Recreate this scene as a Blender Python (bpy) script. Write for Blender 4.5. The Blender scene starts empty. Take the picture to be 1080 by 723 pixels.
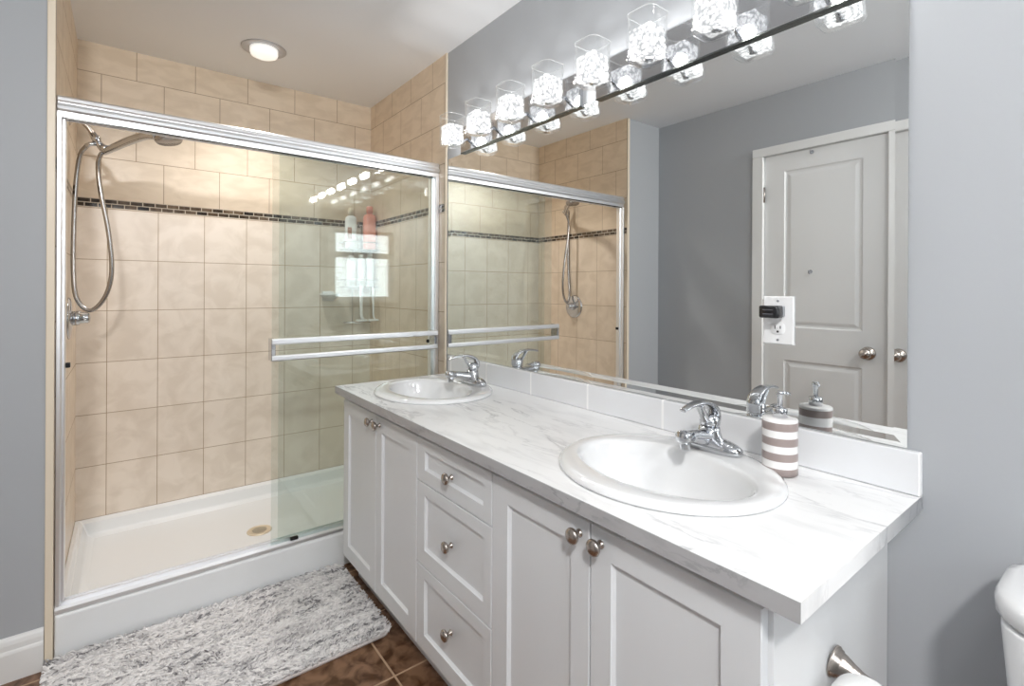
import bpy, bmesh, math, random
from mathutils import Vector, Matrix
random.seed(7)
S = bpy.context.scene
COL = S.collection
PI = math.pi

# ------------------------------------------------------------------ camera
F_PX, YAW, HY, CX, ROLL = 526.23, 0.6608, 305.09, 539.77, -0.0051
cam_d = bpy.data.cameras.new('camera')
cam = bpy.data.objects.new('camera', cam_d)
COL.objects.link(cam)
cam_d.sensor_fit = 'HORIZONTAL'
cam_d.sensor_width = 36.0
cam_d.lens = F_PX / 1080 * 36.0
cam_d.shift_x = -(CX - 540) / 1080
cam_d.shift_y = (HY - 361.5) / 1080
cam_d.clip_start = 0.02
cam.location = (-1.2592, 0.0, 1.2759)
cam.matrix_world = (Matrix.Translation(cam.location) @ Matrix.Rotation(-YAW, 4, 'Z')
                    @ Matrix.Rotation(PI / 2, 4, 'X') @ Matrix.Rotation(-ROLL, 4, 'Z'))
S.camera = cam

# ------------------------------------------------------------------ render look
S.view_settings.view_transform = 'Standard'
S.view_settings.look = 'None'
S.view_settings.gamma = 1.0
S.view_settings.use_curve_mapping = False
S.view_settings.exposure = 0.80
cy = S.cycles
cy.max_bounces = 12
cy.diffuse_bounces = 6
cy.glossy_bounces = 8
cy.transmission_bounces = 8
cy.transparent_max_bounces = 32
cy.sample_clamp_indirect = 6.0
cy.caustics_reflective = False
cy.caustics_refractive = False

world = bpy.data.worlds.new('daylight')
S.world = world
world.use_nodes = True
world.node_tree.nodes['Background'].inputs[0].default_value = (0.80, 0.90, 1.0, 1)
world.node_tree.nodes['Background'].inputs[1].default_value = 1.0


def lamp(name, kind, loc, energy, color=(1, 1, 1), rot=(0, 0, 0), **kw):
    d = bpy.data.lights.new(name, kind)
    d.energy = energy
    d.color = color
    for k, v in kw.items():
        setattr(d, k, v)
    o = bpy.data.objects.new(name, d)
    o.location = loc
    o.rotation_euler = rot
    COL.objects.link(o)
    return o


WIN = dict(x0=-1.235, x1=-0.553, z0=1.155, z1=1.925, zr0=1.623, zr1=1.685)
YB = -1.0            # wall behind the camera
# daylight entering through the window behind the camera
lamp('window_daylight', 'AREA', ((WIN['x0'] + WIN['x1']) / 2, YB - 0.16, (WIN['z0'] + WIN['z1']) / 2), 6,
     (0.93, 0.97, 1.0), (PI / 2, 0, 0), shape='RECTANGLE', size=0.72, size_y=0.80)
# unseen fill lights added below the ceiling behind the camera, no fixture
for lx, ly, le, aim in ((-0.50, -0.45, 10, (-0.72, 0.45, -0.60)), (-1.60, -0.70, 36, (0, 0.643, -0.766))):
    lamp('room_fill_light', 'AREA', (lx, ly, 2.425), le, (1.0, 0.985, 0.965), Vector(aim).to_track_quat('-Z', 'Y').to_euler(), shape='DISK', size=0.24)
BULB_W = 2.05        # each vanity bulb
SHOWER_W = 4.0       # recessed shower lamp


# ------------------------------------------------------------------ materials
def new_mat(name):
    m = bpy.data.materials.new(name)
    m.use_nodes = True
    nt = m.node_tree
    b = nt.nodes['Principled BSDF']
    return m, nt, b


def mat(name, col, rough=0.5, metal=0.0, spec=0.5, coat=0.0, bump=None):
    m, nt, b = new_mat(name)
    b.inputs['Base Color'].default_value = (*col, 1)
    b.inputs['Roughness'].default_value = rough
    b.inputs['Metallic'].default_value = metal
    b.inputs['Specular IOR Level'].default_value = spec
    b.inputs['Coat Weight'].default_value = coat
    if bump:
        scale, strength = bump
        tc = nt.nodes.new('ShaderNodeTexCoord')
        n = nt.nodes.new('ShaderNodeTexNoise')
        n.inputs['Scale'].default_value = scale
        bp = nt.nodes.new('ShaderNodeBump')
        bp.inputs['Strength'].default_value = strength
        bp.inputs['Distance'].default_value = 0.002
        nt.links.new(tc.outputs['Object'], n.inputs['Vector'])
        nt.links.new(n.outputs['Fac'], bp.inputs['Height'])
        nt.links.new(bp.outputs['Normal'], b.inputs['Normal'])
    return m


def ramp(nt, stops):
    r = nt.nodes.new('ShaderNodeValToRGB')
    el = r.color_ramp.elements
    while len(el) < len(stops):
        el.new(0.5)
    for e, (p, c) in zip(el, stops):
        e.position = p
        e.color = (*c, 1) if len(c) == 3 else c
    return r


def tile_mat(name, bw, bh, c1, c2, mortar, msize, offset, rough=0.3, vein=0.5, scale=7.0, u0=0.0, v0=0.0,
             bump=0.25, bias=0.0, noise_stretch=(1, 1, 1)):
    """ceramic tile laid out over the UV map (metres)"""
    m, nt, b = new_mat(name)
    L = nt.links
    uv = nt.nodes.new('ShaderNodeUVMap')
    mp = nt.nodes.new('ShaderNodeMapping')
    mp.inputs['Location'].default_value = (-u0, -v0, 0)
    L.new(uv.outputs[0], mp.inputs['Vector'])
    br = nt.nodes.new('ShaderNodeTexBrick')
    br.offset = offset
    br.offset_frequency = 2
    br.inputs['Color1'].default_value = (*c1, 1)
    br.inputs['Color2'].default_value = (*c2, 1)
    br.inputs['Mortar'].default_value = (*mortar, 1)
    br.inputs['Scale'].default_value = 1.0
    br.inputs['Mortar Size'].default_value = msize
    br.inputs['Mortar Smooth'].default_value = 0.1
    br.inputs['Bias'].default_value = bias
    br.inputs['Brick Width'].default_value = bw
    br.inputs['Row Height'].default_value = bh
    L.new(mp.outputs[0], br.inputs['Vector'])
    mp2 = nt.nodes.new('ShaderNodeMapping')
    mp2.inputs['Scale'].default_value = noise_stretch
    L.new(uv.outputs[0], mp2.inputs['Vector'])
    n = nt.nodes.new('ShaderNodeTexNoise')
    n.inputs['Scale'].default_value = scale
    n.inputs['Detail'].default_value = 6
    n.inputs['Distortion'].default_value = 0.6
    L.new(mp2.outputs[0], n.inputs['Vector'])
    rp = ramp(nt, [(0.38, (1 - vein, 1 - vein * 1.15, 1 - vein * 1.35)), (0.60, (1, 1, 1))])
    L.new(n.outputs['Fac'], rp.inputs[0])
    mx = nt.nodes.new('ShaderNodeMix')
    mx.data_type = 'RGBA'
    mx.blend_type = 'MULTIPLY'
    inv = nt.nodes.new('ShaderNodeMath')
    inv.operation = 'SUBTRACT'
    inv.inputs[0].default_value = 1.0
    L.new(br.outputs['Fac'], inv.inputs[1])
    L.new(inv.outputs[0], mx.inputs[0])
    L.new(br.outputs['Color'], mx.inputs[6])
    L.new(rp.outputs[0], mx.inputs[7])
    L.new(mx.outputs[2], b.inputs['Base Color'])
    mr = nt.nodes.new('ShaderNodeMapRange')
    mr.inputs['To Min'].default_value = rough
    mr.inputs['To Max'].default_value = 0.8
    L.new(br.outputs['Fac'], mr.inputs['Value'])
    L.new(mr.outputs[0], b.inputs['Roughness'])
    bp = nt.nodes.new('ShaderNodeBump')
    bp.invert = True
    bp.inputs['Strength'].default_value = bump
    bp.inputs['Distance'].default_value = 0.002
    L.new(br.outputs['Fac'], bp.inputs['Height'])
    L.new(bp.outputs['Normal'], b.inputs['Normal'])
    return m


def glass_thin(name, tint, ior=1.5):
    """clear pane: tinted see-through plus fresnel reflection"""
    m = bpy.data.materials.new(name)
    m.use_nodes = True
    nt = m.node_tree
    nt.nodes.clear()
    out = nt.nodes.new('ShaderNodeOutputMaterial')
    tr = nt.nodes.new('ShaderNodeBsdfTransparent')
    tr.inputs[0].default_value = (*tint, 1)
    gl = nt.nodes.new('ShaderNodeBsdfGlossy')
    gl.inputs['Roughness'].default_value = 0.0
    gl.inputs['Color'].default_value = (1, 1, 1, 1)
    fr = nt.nodes.new('ShaderNodeFresnel')
    ge = nt.nodes.new('ShaderNodeNewGeometry')   # same reflectance on both faces of the pane
    mr_ = nt.nodes.new('ShaderNodeMapRange')
    mr_.inputs['To Min'].default_value = ior
    mr_.inputs['To Max'].default_value = 1.0 / ior
    nt.links.new(ge.outputs['Backfacing'], mr_.inputs['Value'])
    nt.links.new(mr_.outputs[0], fr.inputs['IOR'])
    mx = nt.nodes.new('ShaderNodeMixShader')
    nt.links.new(fr.outputs[0], mx.inputs[0])
    nt.links.new(tr.outputs[0], mx.inputs[1])
    nt.links.new(gl.outputs[0], mx.inputs[2])
    nt.links.new(mx.outputs[0], out.inputs[0])
    return m


M = {}
M['paint'] = mat('grey_wall_paint', (0.42, 0.435, 0.455), 0.55, spec=0.3)
M['ceiling'] = mat('ceiling_paint', (0.875, 0.89, 0.91), 0.9, spec=0.2)
M['white_trim'] = mat('white_trim_paint', (0.80, 0.80, 0.79), 0.35)
M['door_paint'] = mat('white_door_paint', (0.80, 0.80, 0.795), 0.4)
M['cream'] = mat('cream_tile_trim', (0.78, 0.68, 0.54), 0.4)
M['cabinet'] = mat('white_cabinet_lacquer', (0.765, 0.785, 0.805), 0.32)
M['carcass'] = mat('white_cabinet_panel', (0.795, 0.805, 0.815), 0.35)
M['porcelain'] = mat('white_porcelain', (0.76, 0.765, 0.77), 0.08, coat=0.6)
M['acrylic'] = mat('white_acrylic_base', (0.80, 0.815, 0.825), 0.22)
M['chrome'] = mat('chrome', (0.60, 0.61, 0.63), 0.06, 1.0)
M['aluminium'] = mat('bright_aluminium', (0.92, 0.93, 0.95), 0.36, 1.0)
M['dark_chrome'] = mat('chrome_dark_reflection', (0.13, 0.14, 0.135), 0.25, 1.0)  # chrome with its dark reflection put into the colour
M['nickel'] = mat('satin_nickel', (0.50, 0.45, 0.41), 0.26, 1.0)
M['steel_hose'] = mat('steel_hose', (0.42, 0.40, 0.385), 0.25, 1.0)
M['black'] = mat('black_plastic', (0.012, 0.012, 0.014), 0.25)
M['dark'] = mat('dark_slot', (0.01, 0.01, 0.01), 0.6)
M['grey_plastic'] = mat('grey_plastic', (0.30, 0.31, 0.33), 0.3)
M['port_grey'] = mat('dark_grey_ports', (0.09, 0.09, 0.10), 0.35)
M['white_plastic'] = mat('white_plastic', (0.82, 0.82, 0.82), 0.3)
M['paper'] = mat('toilet_paper', (0.86, 0.86, 0.85), 0.9, bump=(120, 0.3))
M['card'] = mat('cardboard_core', (0.45, 0.36, 0.26), 0.9)
M['brass'] = mat('pale_brass', (0.80, 0.70, 0.54), 0.35, 0.6)
M['pink'] = mat('pink_bottle', (0.85, 0.36, 0.28), 0.35)
M['ring_grey'] = mat('satin_grey_ring', (0.50, 0.50, 0.52), 0.35, 0.5)
M['taupe'] = mat('taupe_glaze', (0.33, 0.27, 0.255), 0.3)
M['white_glaze'] = mat('white_glaze', (0.86, 0.85, 0.84), 0.25)
M['label_brown'] = mat('brown_label', (0.40, 0.20, 0.13), 0.5)
M['rug_back'] = mat('rug_backing', (0.72, 0.68, 0.66), 0.9)
M['wire'] = mat('chrome_wire', (0.62, 0.60, 0.58), 0.2, 1.0)
M['grout_white'] = mat('white_grout', (0.86, 0.86, 0.86), 0.6)

M['tile_up'] = tile_mat('beige_wall_tile_running', 0.2475, 0.1996, (0.76, 0.645, 0.505), (0.79, 0.675, 0.54),
                        (0.36, 0.26, 0.17), 0.0016, 0.545, u0=-1.2135, v0=1.6998, vein=0.10, scale=9, noise_stretch=(1, 2.2, 1))
M['tile_low'] = tile_mat('beige_wall_tile_stacked', 0.2006, 0.2462, (0.78, 0.695, 0.605), (0.815, 0.73, 0.64),
                         (0.38, 0.28, 0.18), 0.0016, 0.0, u0=-1.3232, v0=0.1783, vein=0.11, scale=10)
M['tile_band'] = tile_mat('dark_mosaic_band', 0.050, 0.02055, (0.012, 0.009, 0.006), (0.21, 0.15, 0.10),
                          (0.58, 0.51, 0.42), 0.0020, 0.45, u0=-1.436, v0=1.6592, vein=0.5, scale=30, rough=0.15)
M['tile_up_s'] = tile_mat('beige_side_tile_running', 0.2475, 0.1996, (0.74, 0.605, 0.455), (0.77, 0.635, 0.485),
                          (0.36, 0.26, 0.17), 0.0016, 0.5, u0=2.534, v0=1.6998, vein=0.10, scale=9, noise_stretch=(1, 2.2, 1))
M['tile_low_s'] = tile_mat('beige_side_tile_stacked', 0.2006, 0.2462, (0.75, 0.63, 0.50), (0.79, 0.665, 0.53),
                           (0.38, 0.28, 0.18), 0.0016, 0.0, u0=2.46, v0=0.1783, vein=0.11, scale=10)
M['tile_floor'] = tile_mat('brown_slate_floor_tile', 0.33, 0.33, (0.20, 0.108, 0.060), (0.25, 0.135, 0.075),
                           (0.42, 0.29, 0.19), 0.0035, 0.0, u0=-0.577, v0=1.472, vein=0.75, scale=20, rough=0.33, bump=0.5)
M['tile_splash'] = tile_mat('white_backsplash_tile', 0.298, 0.30, (0.76, 0.77, 0.79), (0.77, 0.78, 0.80),
                            (0.88, 0.88, 0.88), 0.0042, 0.0, u0=0.876, v0=0.80, vein=0.02, rough=0.10, bump=0.3)

# mirror silvering
M['mirror'] = mat('mirror_silver', (0.90, 0.915, 0.91), 0.0, 1.0)
M['door_glass'] = glass_thin('green_shower_glass', (0.93, 0.955, 0.945), 1.47)
M['clear_glass'] = glass_thin('clear_shade_glass', (0.985, 0.988, 0.988), 1.35)
M['window_glass'] = glass_thin('window_glass', (0.97, 0.98, 0.98), 1.45)


def marble():
    m, nt, b = new_mat('white_marble_laminate')
    L = nt.links
    tc = nt.nodes.new('ShaderNodeTexCoord')
    mp = nt.nodes.new('ShaderNodeMapping')
    mp.inputs['Rotation'].default_value = (0, 0, math.radians(22))
    mp.inputs['Scale'].default_value = (7.5, 1.7, 4.0)
    L.new(tc.outputs['Object'], mp.inputs['Vector'])
    n1 = nt.nodes.new('ShaderNodeTexNoise')
    n1.inputs['Scale'].default_value = 1.6
    n1.inputs['Detail'].default_value = 9
    n1.inputs['Roughness'].default_value = 0.62
    n1.inputs['Distortion'].default_value = 0.55
    L.new(mp.outputs[0], n1.inputs['Vector'])
    # thin veins where the noise crosses its middle value
    ab = nt.nodes.new('ShaderNodeMath'); ab.operation = 'SUBTRACT'; ab.inputs[1].default_value = 0.5
    L.new(n1.outputs['Fac'], ab.inputs[0])
    ab2 = nt.nodes.new('ShaderNodeMath'); ab2.operation = 'ABSOLUTE'
    L.new(ab.outputs[0], ab2.inputs[0])
    r1 = ramp(nt, [(0.0, (1, 1, 1)), (0.028, (0, 0, 0))])
    L.new(ab2.outputs[0], r1.inputs[0])
    n2 = nt.nodes.new('ShaderNodeTexNoise')
    n2.inputs['Scale'].default_value = 1.0
    n2.inputs['Detail'].default_value = 3
    L.new(mp.outputs[0], n2.inputs['Vector'])
    r2 = ramp(nt, [(0.46, (0, 0, 0)), (0.66, (1, 1, 1))])
    L.new(n2.outputs['Fac'], r2.inputs[0])
    mu = nt.nodes.new('ShaderNodeMath'); mu.operation = 'MULTIPLY'
    L.new(r1.outputs[0], mu.inputs[0]); L.new(r2.outputs[0], mu.inputs[1])
    soft = nt.nodes.new('ShaderNodeMath'); soft.operation = 'MULTIPLY_ADD'
    soft.inputs[1].default_value = 0.75
    n3 = nt.nodes.new('ShaderNodeTexNoise')
    n3.inputs['Scale'].default_value = 2.3
    n3.inputs['Detail'].default_value = 5
    L.new(mp.outputs[0], n3.inputs['Vector'])
    r3 = ramp(nt, [(0.52, (0, 0, 0)), (0.75, (0.30, 0.30, 0.30))])
    L.new(n3.outputs['Fac'], r3.inputs[0])
    L.new(mu.outputs[0], soft.inputs[0]); L.new(r3.outputs[0], soft.inputs[2])
    mx = nt.nodes.new('ShaderNodeMix'); mx.data_type = 'RGBA'
    mx.inputs[6].default_value = (0.825, 0.828, 0.83, 1)
    mx.inputs[7].default_value = (0.33, 0.335, 0.35, 1)
    L.new(soft.outputs[0], mx.inputs[0])
    L.new(mx.outputs[2], b.inputs['Base Color'])
    b.inputs['Roughness'].default_value = 0.28
    return m


M['marble'] = marble()


def pile_mat():
    m, nt, b = new_mat('mottled_rug_pile')
    L = nt.links
    g = nt.nodes.new('ShaderNodeNewGeometry')
    tc = nt.nodes.new('ShaderNodeTexCoord')
    mp = nt.nodes.new('ShaderNodeMapping')
    mp.inputs['Scale'].default_value = (9, 40, 9)
    L.new(tc.outputs['Object'], mp.inputs['Vector'])
    n = nt.nodes.new('ShaderNodeTexNoise')
    n.inputs['Scale'].default_value = 1.0
    n.inputs['Detail'].default_value = 3
    L.new(mp.outputs[0], n.inputs['Vector'])
    ad = nt.nodes.new('ShaderNodeMath'); ad.operation = 'MULTIPLY_ADD'
    ad.inputs[1].default_value = 0.42
    L.new(g.outputs['Random Per Island'], ad.inputs[0])
    L.new(n.outputs['Fac'], ad.inputs[2])
    r = ramp(nt, [(0.42, (0.19, 0.185, 0.19)), (0.56, (0.50, 0.487, 0.49)), (0.74, (0.70, 0.68, 0.675)), (0.95, (0.82, 0.80, 0.79))])
    L.new(ad.outputs[0], r.inputs[0])
    L.new(r.outputs[0], b.inputs['Base Color'])
    b.inputs['Roughness'].default_value = 0.75
    b.inputs['Specular IOR Level'].default_value = 0.2
    return m


M['pile'] = pile_mat()


def crystal_mat():
    m = bpy.data.materials.new('lit_crystal_glass')
    m.use_nodes = True
    nt = m.node_tree
    nt.nodes.clear()
    L = nt.links
    out = nt.nodes.new('ShaderNodeOutputMaterial')
    tc = nt.nodes.new('ShaderNodeTexCoord')
    v = nt.nodes.new('ShaderNodeTexVoronoi')
    v.inputs['Scale'].default_value = 95
    L.new(tc.outputs['Object'], v.inputs['Vector'])
    r = ramp(nt, [(0.0, (0.20, 0.20, 0.20)), (0.28, (1.0, 1.0, 1.0)), (0.75, (0.32, 0.33, 0.34))])
    r.color_ramp.interpolation = 'EASE'
    L.new(v.outputs['Distance'], r.inputs[0])
    em = nt.nodes.new('ShaderNodeEmission')
    em.inputs['Strength'].default_value = 1.1
    L.new(r.outputs[0], em.inputs['Color'])
    tr = nt.nodes.new('ShaderNodeBsdfTransparent')
    gl = nt.nodes.new('ShaderNodeBsdfGlossy')
    gl.inputs['Roughness'].default_value = 0.08
    m1 = nt.nodes.new('ShaderNodeMixShader'); m1.inputs[0].default_value = 0.12
    L.new(tr.outputs[0], m1.inputs[1]); L.new(gl.outputs[0], m1.inputs[2])
    m2 = nt.nodes.new('ShaderNodeMixShader'); m2.inputs[0].default_value = 0.60
    L.new(m1.outputs[0], m2.inputs[1]); L.new(em.outputs[0], m2.inputs[2])
    L.new(m2.outputs[0], out.inputs[0])
    return m


M['crystal'] = crystal_mat()
M['glass_rim'] = mat('polished_glass_rim', (0.85, 0.86, 0.86), 0.15)  # bright glint of the clear glass edge put in as white colour
M['glass_rim'].node_tree.nodes['Principled BSDF'].inputs['Alpha'].default_value = 0.42


def emis(name, col, s):
    m, nt, b = new_mat(name)
    b.inputs['Base Color'].default_value = (*col, 1)
    b.inputs['Emission Color'].default_value = (*col, 1)
    b.inputs['Emission Strength'].default_value = s
    b.inputs['Roughness'].default_value = 0.4
    return m


M['bulb'] = emis('glowing_bulb', (1, 0.98, 0.95), 8.0)
M['lens'] = emis('lit_lamp_lens', (1.0, 0.98, 0.93), 0.35)


# ------------------------------------------------------------------ mesh helpers
def add_box(bm, p0, p1, mi=0):
    x0, y0, z0 = [min(a, b) for a, b in zip(p0, p1)]
    x1, y1, z1 = [max(a, b) for a, b in zip(p0, p1)]
    v = [bm.verts.new(c) for c in ((x0, y0, z0), (x1, y0, z0), (x1, y1, z0), (x0, y1, z0),
                                   (x0, y0, z1), (x1, y0, z1), (x1, y1, z1), (x0, y1, z1))]
    for f in ((3, 2, 1, 0), (4, 5, 6, 7), (0, 1, 5, 4), (1, 2, 6, 5), (2, 3, 7, 6), (3, 0, 4, 7)):
        bm.faces.new([v[i] for i in f]).material_index = mi
    return v


def rings_loft(bm, rings, close_start=True, close_end=True, mi=0, smooth=True):
    """rings: list of equal-length lists of points"""
    vr = [[bm.verts.new(p) for p in r] for r in rings]
    n = len(vr[0])
    fs = []
    for a, b in zip(vr, vr[1:]):
        for i in range(n):
            j = (i + 1) % n
            fs.append(bm.faces.new((a[i], a[j], b[j], b[i])))
    if close_start:
        fs.append(bm.faces.new(list(reversed(vr[0]))))
    if close_end:
        fs.append(bm.faces.new(vr[-1]))
    for f in fs:
        f.material_index = mi if not callable(mi) else 0
        f.smooth = smooth
    return vr


def catmull(pts, n=8):
    P = [Vector(p) for p in pts]
    P = [2 * P[0] - P[1]] + P + [2 * P[-1] - P[-2]]
    out = []
    for i in range(1, len(P) - 2):
        a, b, c, d = P[i - 1:i + 3]
        for k in range(n):
            t = k / n
            out.append(0.5 * ((2 * b) + (c - a) * t + (2 * a - 5 * b + 4 * c - d) * t * t + (3 * b - a - 3 * c + d) * t ** 3))
    out.append(P[-2])
    return out


def add_tube(bm, pts, r, seg=12, flat=None, side=None, mi=0, caps=True):
    """sweep a circle (or an ellipse: flat = list of (width, thickness) with width along `side`)"""
    P = [Vector(p) for p in pts]
    n = len(P)
    rings = []
    up = None
    for i in range(n):
        t = (P[min(i + 1, n - 1)] - P[max(i - 1, 0)]).normalized()
        if side is not None:
            s = Vector(side)
            s = (s - t * s.dot(t)).normalized()
        else:
            if up is None:
                up = Vector((0, 0, 1)) if abs(t.z) < 0.9 else Vector((0, 1, 0))
            s = t.cross(up).normalized()
            up = s.cross(t).normalized()
        u = s.cross(t).normalized()
        if flat:
            a, b = flat[i] if isinstance(flat, list) else flat
        else:
            a = b = (r[i] if isinstance(r, (list, tuple)) else r)
        rings.append([P[i] + s * (a * math.cos(2 * PI * k / seg)) + u * (b * math.sin(2 * PI * k / seg)) for k in range(seg)])
    rings_loft(bm, rings, caps, caps, mi)


def interp(vals, n):
    """resample a list of scalars / tuples to n entries"""
    out = []
    for i in range(n):
        f = i / (n - 1) * (len(vals) - 1)
        k = min(int(f), len(vals) - 2)
        t = f - k
        a, b = vals[k], vals[k + 1]
        out.append(tuple(x + (y - x) * t for x, y in zip(a, b)) if isinstance(a, tuple) else a + (b - a) * t)
    return out


def add_lathe(bm, prof, mtx=None, seg=28, mi=0, mis=None, caps=True):
    """prof: (r, z) around local Z"""
    mtx = mtx or Matrix.Identity(4)
    vr = []
    for r, z in prof:
        r = max(r, 1e-4)
        vr.append([bm.verts.new(mtx @ Vector((r * math.cos(2 * PI * k / seg), r * math.sin(2 * PI * k / seg), z))) for k in range(seg)])
    for q, (a, b) in enumerate(zip(vr, vr[1:])):
        for i in range(seg):
            j = (i + 1) % seg
            f = bm.faces.new((a[i], a[j], b[j], b[i]))
            f.smooth = True
            f.material_index = mis[q] if mis else mi
    if caps:
        f = bm.faces.new(list(reversed(vr[0]))); f.material_index = mis[0] if mis else mi
        f = bm.faces.new(vr[-1]); f.material_index = mis[-1] if mis else mi


def axis_mtx(origin, direction):
    d = Vector(direction).normalized()
    return Matrix.Translation(origin) @ d.to_track_quat('Z', 'Y').to_matrix().to_4x4()


def sq_ring(cx, cy, z, hx, hy, r, n=6):
    """rounded rectangle ring"""
    out = []
    for q, (sx, sy) in enumerate(((1, 1), (-1, 1), (-1, -1), (1, -1))):
        for k in range(n):
            a = PI / 2 * (q + k / (n - 1))
            out.append(Vector((cx + sx * (hx - r) + r * math.cos(a), cy + sy * (hy - r) + r * math.sin(a), z)))
    return out


def ell_ring(cx, cy, z, a, b, n=64, p=2.0):
    out = []
    for k in range(n):
        t = 2 * PI * k / n
        c, s = math.cos(t), math.sin(t)
        out.append(Vector((cx + a * math.copysign(abs(c) ** (2 / p), c), cy + b * math.copysign(abs(s) ** (2 / p), s), z)))
    return out


def obj(name, bm, mats, parent=None, bevel=0.0, smooth=None, recalc=True, segs=2):
    if recalc:
        bmesh.ops.recalc_face_normals(bm, faces=bm.faces[:])
    me = bpy.data.meshes.new(name)
    bm.to_mesh(me)
    bm.free()
    for m in (mats if isinstance(mats, (list, tuple)) else [mats]):
        me.materials.append(m)
    o = bpy.data.objects.new(name, me)
    COL.objects.link(o)
    if parent:
        o.parent = parent
        o.matrix_parent_inverse = Matrix.Translation(-Vector(parent.location)) if parent.type == 'EMPTY' and parent.parent is None else Matrix.Identity(4)
    if bevel:
        b = o.modifiers.new('bevel', 'BEVEL')
        b.width = bevel
        b.segments = segs
        b.limit_method = 'ANGLE'
        b.angle_limit = math.radians(40)
    return o


def tag(o, label=None, cat=None, group=None, kind=None):
    if label: o['label'] = label
    if cat: o['category'] = cat
    if group: o['group'] = group
    if kind: o['kind'] = kind
    return o


def thing(name, label, cat, loc=(0, 0, 0), group=None):
    o = bpy.data.objects.new(name, None)
    o.empty_display_size = 0.05
    o.location = loc
    COL.objects.link(o)
    return tag(o, label, cat, group)


def part(name, bm, mats, parent, **kw):
    """mesh given in world coordinates, parented to a thing (Empty) or to another part"""
    o = obj(name, bm, mats, None, **kw)
    o.parent = parent
    base = parent
    off = Vector((0, 0, 0))
    while base is not None:
        off += Vector(base.location)
        base = base.parent
    for v in o.data.vertices:
        v.co -= off
    return o


def box_obj(name, p0, p1, m, parent=None, bevel=0.0):
    bm = bmesh.new()
    add_box(bm, p0, p1)
    return part(name, bm, m, parent, bevel=bevel) if parent else obj(name, bm, m, bevel=bevel)


def dup_tree(root, delta, label, group=None):
    r = root.copy()
    COL.objects.link(r)
    r.location = Vector(root.location) + Vector(delta)
    tag(r, label, None, group)
    def rec(src, dst):
        for ch in list(src.children):
            if ch.type == 'LIGHT':
                c = ch.copy()
            else:
                c = ch.copy()
            COL.objects.link(c)
            c.parent = dst
            rec(ch, c)
    rec(root, r)
    return r


# ------------------------------------------------------------------ room shell
ZF, ZC = 0.05, 2.44
XW = -1.787          # wall with the door
YJ = 2.19            # partition beside the shower
XS = -1.436          # tiled left side of the shower
YS = 3.10            # tiled back of the shower
YT = 2.148           # tile starts on the mirror wall


def structure(o):
    o['kind'] = 'structure'
    return o


def uv_quad_mesh(name, quads, mats):
    """quads: (four points, four uvs, material index)"""
    bm = bmesh.new()
    uvl = bm.loops.layers.uv.new('UVMap')
    for pts, uvs, mi in quads:
        f = bm.faces.new([bm.verts.new(p) for p in pts])
        f.material_index = mi
        for lp, uv in zip(f.loops, uvs):
            lp[uvl].uv = uv
    return structure(obj(name, bm, mats, recalc=False))


x0, x1, y0, y1 = XW - 0.15, 0.15, YB - 0.15, YS + 0.15
uv_quad_mesh('floor', [([(x0, y0, ZF), (x1, y0, ZF), (x1, y1, ZF), (x0, y1, ZF)], [(x0, y0), (x1, y0), (x1, y1), (x0, y1)], 0)],
             [M['tile_floor']])
structure(box_obj('ceiling', (x0, y0, ZC), (x1, y1, ZC + 0.1), M['ceiling']))
structure(box_obj('wall_right', (0, y0, ZF), (0.15, YS + 0.15, ZC), M['paint']))
structure(box_obj('wall_left', (XW, YJ, ZF), (XS - 0.006, YS + 0.15, ZC), M['paint']))
structure(box_obj('wall_shower_end', (XS - 0.006, YS + 0.004, ZF), (0, YS + 0.15, ZC), M['paint']))
# wall behind the camera with the window opening
bm = bmesh.new()
add_box(bm, (XW, YB - 0.12, ZF), (WIN['x0'], YB, ZC))
add_box(bm, (WIN['x1'], YB - 0.12, ZF), (0, YB, ZC))
add_box(bm, (WIN['x0'], YB - 0.12, ZF), (WIN['x1'], YB, WIN['z0']))
add_box(bm, (WIN['x0'], YB - 0.12, WIN['z1']), (WIN['x1'], YB, ZC))
structure(obj('wall_behind', bm, M['paint']))
# wall with the door opening
DY0, DY1, DZ = 0.822, 1.436, 2.075
bm = bmesh.new()
add_box(bm, (XW - 0.12, y0, ZF), (XW, DY0 - 0.012, ZC))
add_box(bm, (XW - 0.12, DY1 + 0.012, ZF), (XW, y1, ZC))
add_box(bm, (XW - 0.12, DY0 - 0.012, DZ + 0.012), (XW, DY1 + 0.012, ZC))
structure(obj('wall_opposite', bm, M['paint']))

ZB0, ZB1 = 1.6592, 1.7003
for nm, plane in (('wall_shower_back', 'y'), ('wall_shower_right', 'xr'), ('wall_shower_left', 'xl')):
    quads = []
    for za, zb, mi in ((ZF, ZB0, 0), (ZB0, ZB1, 1), (ZB1, ZC, 2)):
        if plane == 'y':
            a, b = XS, 0.0
            P = [(a, YS, za), (b, YS, za), (b, YS, zb), (a, YS, zb)]
        elif plane == 'xr':
            a, b = YT + 0.004, YS
            P = [(-0.006, b, za), (-0.006, a, za), (-0.006, a, zb), (-0.006, b, zb)]
            a, b = b, a
        else:
            a, b = YJ + 0.002, YS
            P = [(XS, a, za), (XS, b, za), (XS, b, zb), (XS, a, zb)]
        quads.append((P, [(a, za), (b, za), (b, zb), (a, zb)], mi))
    sfx = '' if plane == 'y' else '_s'
    uv_quad_mesh(nm, quads, [M['tile_low' + sfx], M['tile_band'], M['tile_up' + sfx]])

structure(box_obj('trim_1', (XS - 0.021, YJ - 0.006, ZF), (XS - 0.0005, YJ + 0.0015, ZC), M['cream'], bevel=0.002))
structure(box_obj('trim_2', (-0.010, YT - 0.008, ZF), (-0.0005, YT + 0.0035, ZC), M['cream'], bevel=0.002))


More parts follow.
